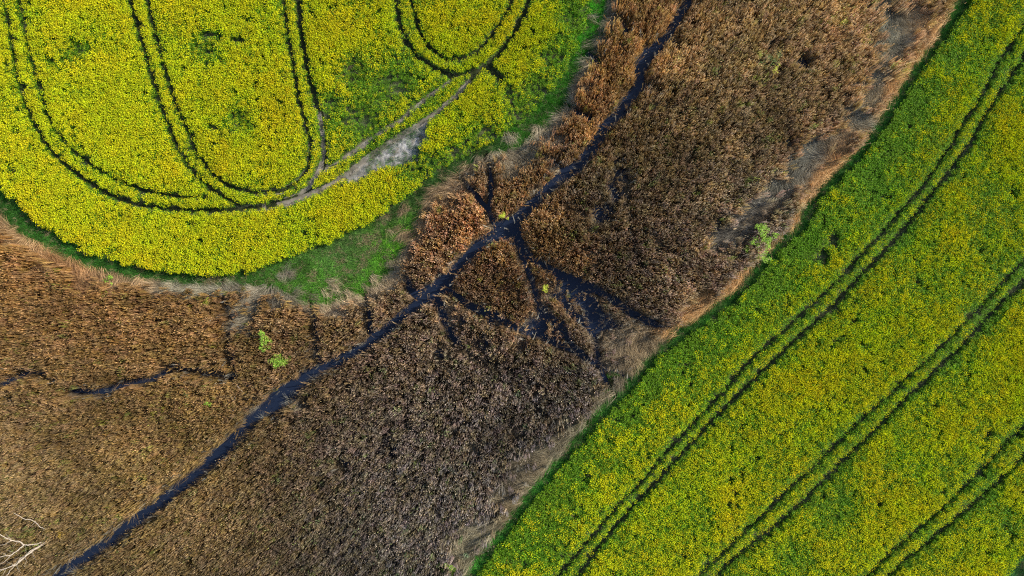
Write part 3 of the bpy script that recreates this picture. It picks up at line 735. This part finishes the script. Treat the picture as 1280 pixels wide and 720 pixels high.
def empty(name, px, py, label, cat, group=None):
    o = bpy.data.objects.new(name, None); COL.objects.link(o)
    a, c = W(px, py); o.location = (a, c, gz1(px, py)); o.empty_display_size = .5
    tag(o, label, cat, group)
    return o

def leafy(name, label, cat, base, lobes, mat, dens=150, leaf=.16, group=None, bark=None):
    root = empty(name, base[0], base[1], label, cat, group)
    R = root.location
    V, F, S, M = [], [], [], []
    for (a, c, z, r) in lobes:
        ctr = P3(a, c, z) - R
        subs = [ctr + Vector((random.gauss(0, .5), random.gauss(0, .5), random.gauss(0, .4))) * r for _ in range(6)]
        for k in range(int(dens * r * r * 1.6) + 16):
            s = random.choice(subs)
            d = Vector((random.gauss(0, 1), random.gauss(0, 1), random.gauss(0, 1))).normalized() * r * .5 * random.random() ** .4
            quad(V, F, S, M, s + d, leaf * random.uniform(.6, 1.3), leaf * random.uniform(.4, .75), .6, 0, random.random())
    mesh_obj('crown', V, F, mat, parent=root, shade=S)
    for (a, c, z, r) in lobes:
        top = P3(a, c, z)
        limb('stem', root, [R + Vector((random.uniform(-.1, .1), random.uniform(-.1, .1), -.05)), (R + top) / 2 + Vector((random.uniform(-.1, .1), random.uniform(-.1, .1), .1)), top], .035 + .02 * r, .012, bark or M_bark, .02)
    return root

leafy('young_tree', 'young bright green tree at the reed edge beside the right hand rapeseed', 'tree', (943, 303),
      [(956, 292, 2.4, .8), (948, 286, 2.0, .6), (961, 299, 2.0, .6), (950, 303, 1.9, .75), (961, 309, 1.5, .55), (949, 319, 1.5, .55), (958, 322, 1.0, .55), (936, 315, 1.3, .42), (934, 309, 1.2, .3)], M_fresh, 230, .17)
SM = 'small green shrubs among the reeds'
leafy('shrub', 'upright bright green shrub above its neighbour, left of the stream', 'shrub', (333, 430), [(329, 419, 2.3, .65), (330, 427, 2.1, .6), (328, 434, 1.9, .45)], M_fresh, 240, .17, SM)
leafy('shrub', 'bushy green shrub just below the upright one, left of the stream', 'shrub', (348, 450), [(343, 453, 2.2, .7), (350, 453, 2.3, .7), (347, 446, 2.0, .4), (357, 451, 2.0, .45)], M_fresh, 200, .17, SM)
leafy('shrub', 'tiny lime green shrub leaning over the pool where the streams meet', 'shrub', (629, 268), [(628, 269, 2.0, .45), (631, 271, 1.7, .32)], M_lime, 260, .14, SM)
leafy('shrub', 'tiny lime shrub between the dark ditches below the pool', 'shrub', (681, 361), [(682, 360, 2.0, .36), (683, 363, 1.6, .25)], M_lime, 260, .14, SM)
leafy('shrub', 'small green shrub at the bottom edge beside the right hand crop', 'shrub', (560, 710), [(562, 708, 1.2, .65), (557, 714, 1.0, .5), (564, 716, .9, .5)], M_fresh, 200, .15, SM)
leafy('shrub', 'small light green shrub in the reeds right of its dimmer neighbour', 'shrub', (266, 501), [(263, 503, 1.9, .42), (262, 506, 1.5, .28)], M_fresh, 220, .14, SM)
leafy('shrub', 'dim green shrub thinly leaved, left of the light green one', 'shrub', (236, 489), [(232, 491, 1.8, .42), (228, 487, 1.5, .3)], M_olive, 160, .13, SM)
leafy('shrub', 'small lime shrub on the dry grass under the yellow field, far left', 'shrub', (141, 349), [(137, 348, 1.3, .5), (134, 350, 1.0, .34)], M_fresh, 200, .15, SM)
leafy('shrub', 'pale green shrub standing below the lime one at the left reed edge', 'shrub', (134, 367), [(130, 366, 1.6, .3), (141, 367, 1.4, .3)], M_lime, 120, .12, SM)
leafy('shrub', 'tiny yellowish shrub in brown reeds above the left ditch', 'shrub', (262, 379), [(257, 379, 1.5, .3), (258, 375, 1.7, .2)], M_lime, 160, .13, SM)
leafy('shrub', 'low spreading green shrub in the dry grass at far left', 'shrub', (75, 350), [(62, 346, .9, .5), (72, 352, .9, .55), (82, 356, .8, .5), (28, 326, .9, .35)], M_fresh, 120, .15, SM)
leafy('shrub', 'olive green shrub with a bright tip beside the small dark pond', 'shrub', (962, 80), [(962, 74, 1.9, .8), (957, 80, 1.6, .7), (968, 82, 1.6, .6)], M_olive, 130, .15, SM)
leafy('shrub', 'lime sprig under the olive shrub beside the small pond', 'shrub', (967, 86), [(970, 88, 2.0, .35), (970, 84, 1.9, .3)], M_lime, 220, .13, SM)
leafy('shrub', 'yellow green sprig at the foot of the bleached dead tree', 'shrub', (58, 676), [(47, 682, 1.8, .45), (42, 681, 1.8, .3)], M_fresh, 90, .12, SM)
leafy('shrub', 'mustard yellow sprig just above the foot of the dead tree', 'shrub', (80, 666), [(77, 668, 1.8, .42)], leaf_mat('mustard_leaf', (.5, .33, .03), tint=False, var=.4), 150, .13, SM)

def tussock(label, px, py, mat, n=90, L=1.5, up=1.2):
    o_base = empty('grass_tussock', px, py, label, 'tussock', 'arching tussocks among the reeds')
    V, F, S, M = [], [], [], []
    for k in range(n):
        a = random.uniform(0, 6.28)
        ribbon(V, F, S, M, (random.gauss(0, .1), random.gauss(0, .1), 0), (math.cos(a) * .6, math.sin(a) * .6, up), random.uniform(.6, 1) * L * 1.3, .028, random.uniform(1.5, 2.6), 6, 0, random.random())
    mesh_obj('blades', V, F, mat, parent=o_base, shade=S)
tussock('pale orange tussock of arching grass beside the two green shrubs', 362, 424, M_pale, 110, 1.5, 1.6)
tussock('grey arching tussock below the olive shrub near the small pond', 958, 104, M_greyt, 90, 1.5, 1.6)
tussock('pale golden tussock between the stream and the side ditch', 599, 372, M_pale, 70, 1.1, 1.4)
tussock('tan tussock bending over the ditch below the stream bend', 553, 413, M_pale, 70, 1.1, 1.4)
tussock('grey bleached tussock hanging over the wide bend of the stream', 362, 500, M_greyt, 70, 1.6, 1.7)
tussock('grey tussock on the right bank just below the wide bend', 332, 524, M_greyt, 60, 1.5, 1.6)
tussock('grey tussock on the right bank above the wide bend', 392, 474, M_greyt, 50, 1.3, 1.5)
tussock('grey tussock at the bottom left where the stream leaves', 98, 716, M_greyt, 70, 1.6, 1.7)

# dead tree, bottom left: bleached, about 7 m tall, several limbs forking low down
dt_ = empty('dead_tree', 66, 671, 'bleached leafless dead tree beside the stream in the lower left corner', 'dead tree')
B = dt_.location
fork = P3(52, 681, 2.0)
limb('trunk', dt_, [B + Vector((0, 0, -.2)), P3(60, 676, 1.0), fork, P3(40, 689, 3.2), P3(31, 696, 4.1)], .17, .09, M_dead, .03)
limb('branch', dt_, [P3(31, 696, 4.1), P3(20, 706, 5.0), P3(8, 710, 5.8), P3(-10, 716, 6.8)], .085, .02, M_dead, .04)
limb('branch', dt_, [P3(31, 696, 4.1), P3(21, 704, 5.1), P3(10, 716, 6.2), P3(-4, 732, 7.4)], .07, .015, M_dead, .05)
limb('branch', dt_, [fork, P3(40, 687, 3.0), P3(28, 697, 4.0), P3(17, 706, 5.0), P3(2, 713, 5.8), P3(-14, 722, 6.5)], .07, .02, M_dead, .04)
limb('branch', dt_, [P3(60, 676, 1.0), P3(46, 680, 2.0), P3(35, 681.5, 2.9), P3(30, 681, 3.4)], .08, .06, M_dead, .02)
limb('branch', dt_, [P3(30, 681, 3.4), P3(24, 677, 3.7), P3(14, 675.5, 4.2), P3(6, 672, 4.6), P3(0, 668, 5.0), P3(-12, 660, 5.6)], .085, .03, M_dead, .02)
limb('branch', dt_, [P3(30, 681, 3.4), P3(20, 690, 4.1), P3(10, 695, 4.7), P3(-4, 697, 5.3), P3(-20, 700, 6.0)], .075, .025, M_dead, .03)
limb('branch', dt_, [P3(16, 692, 4.3), P3(9, 699, 4.9), P3(3, 704, 5.3), P3(-8, 708, 5.8)], .04, .012, M_dead, .03)
limb('branch', dt_, [P3(14, 676, 4.2), P3(6, 680, 4.6), P3(-6, 683, 5.2)], .03, .01, M_dead, .03)
limb('branch', dt_, [P3(33, 695, 3.9), P3(32, 688, 4.4), P3(32, 683, 5.0)], .022, .008, M_dead, .02)
limb('branch', dt_, [P3(32, 696, 4.0), P3(33, 702, 4.6), P3(30, 709, 5.2)], .022, .008, M_dead, .02)
for (a0, a1) in [((8, 710, 5.8), (2, 722, 6.6)), ((20, 706, 5.0), (26, 716, 5.7)), ((28, 697, 4.0), (18, 698, 4.7)), ((24, 677, 3.7), (15, 684, 4.4)), ((20, 690, 4.1), (8, 688, 4.9)),
                 ((14, 675.5, 4.2), (6, 666, 4.9)), ((10, 695, 4.7), (0, 690, 5.3)), ((17, 706, 5.0), (8, 702, 5.7)), ((40, 689, 3.2), (44, 700, 3.9)), ((2, 713, 5.8), (-8, 708, 6.4))]:
    m_ = P3((a0[0] + a1[0]) / 2, (a0[1] + a1[1]) / 2 + random.uniform(-1, 1), (a0[2] + a1[2]) / 2)
    limb('twig', dt_, [P3(*a0), m_, P3(*a1)], .022, .006, M_dead, .03)
lb = empty('dead_branch', 60, 663, 'bleached crooked branch jutting up from the reeds above the dead tree', 'branch')
limb('bough', lb, [lb.location, P3(56, 661, 1.6), P3(50, 659, 2.3), P3(44, 652, 2.8), P3(36, 649.5, 3.2), P3(29, 648, 3.6), P3(17, 641, 4.2)], .06, .03, M_dead, .025)
limb('twig', lb, [P3(44, 652, 2.8), P3(42, 655, 3.0), P3(38, 658, 3.3)], .02, .008, M_dead, .02)
fb = empty('fallen_branch', 312, 498, 'pale straight dead branch lying on the reeds above the wide stream bend', 'branch')
limb('bough', fb, [P3(311, 498, .6), P3(304, 490, 1.3), P3(296, 482, 1.8)], .045, .025, M_dead, .02)
fb = empty('fallen_branch', 297, 508, 'small forked dead branch left of the straight one in the reeds', 'branch')
limb('bough', fb, [P3(297, 508, .5), P3(292, 502, 1.3), P3(289, 496, 1.8)], .035, .02, M_dead, .02)
limb('twig', fb, [P3(292, 502, 1.3), P3(294, 498, 1.8), P3(293, 495, 2.0)], .022, .012, M_dead, .01)

# ------------------------------------------------------------------ light, sky, camera
AZ = Vector((.93, .37, 0)).normalized(); EL = math.radians(36)
S_ = Vector((AZ.x * math.cos(EL), AZ.y * math.cos(EL), math.sin(EL)))
sun = bpy.data.lights.new('sun', 'SUN'); sun.energy = 4.1; sun.angle = math.radians(.6); sun.color = (1, .92, .80)
so = bpy.data.objects.new('sun', sun); COL.objects.link(so); so.rotation_mode = 'QUATERNION'
so.rotation_quaternion = S_.to_track_quat('Z', 'Y'); so.location = S_ * 200
w = bpy.data.worlds.new('World'); scene.world = w; w.use_nodes = True
nt = w.node_tree; bg = nt.nodes['Background']
sk = nt.nodes.new('ShaderNodeTexSky'); sk.sky_type = 'NISHITA'; sk.sun_disc = False
sk.sun_elevation = EL; sk.sun_rotation = math.atan2(AZ.x, AZ.y)
nt.links.new(sk.outputs[0], bg.inputs[0]); bg.inputs[1].default_value = .15

cam = bpy.data.cameras.new('camera'); cam.lens = 24; cam.sensor_width = 36; cam.clip_end = 12000; cam.clip_start = .5
co = bpy.data.objects.new('camera', cam); COL.objects.link(co); co.location = (0, 0, H); co.rotation_euler = (0, 0, 0)
scene.camera = co
scene.view_settings.view_transform = 'Standard'; scene.view_settings.look = 'None'
scene.view_settings.exposure = .72; scene.view_settings.gamma = 1
scene.cycles.max_bounces = 4; scene.cycles.diffuse_bounces = 2; scene.cycles.transmission_bounces = 3
scene.cycles.use_denoising = False
scene.cycles.pixel_filter_type = 'BLACKMAN_HARRIS'; scene.cycles.filter_width = 1.2
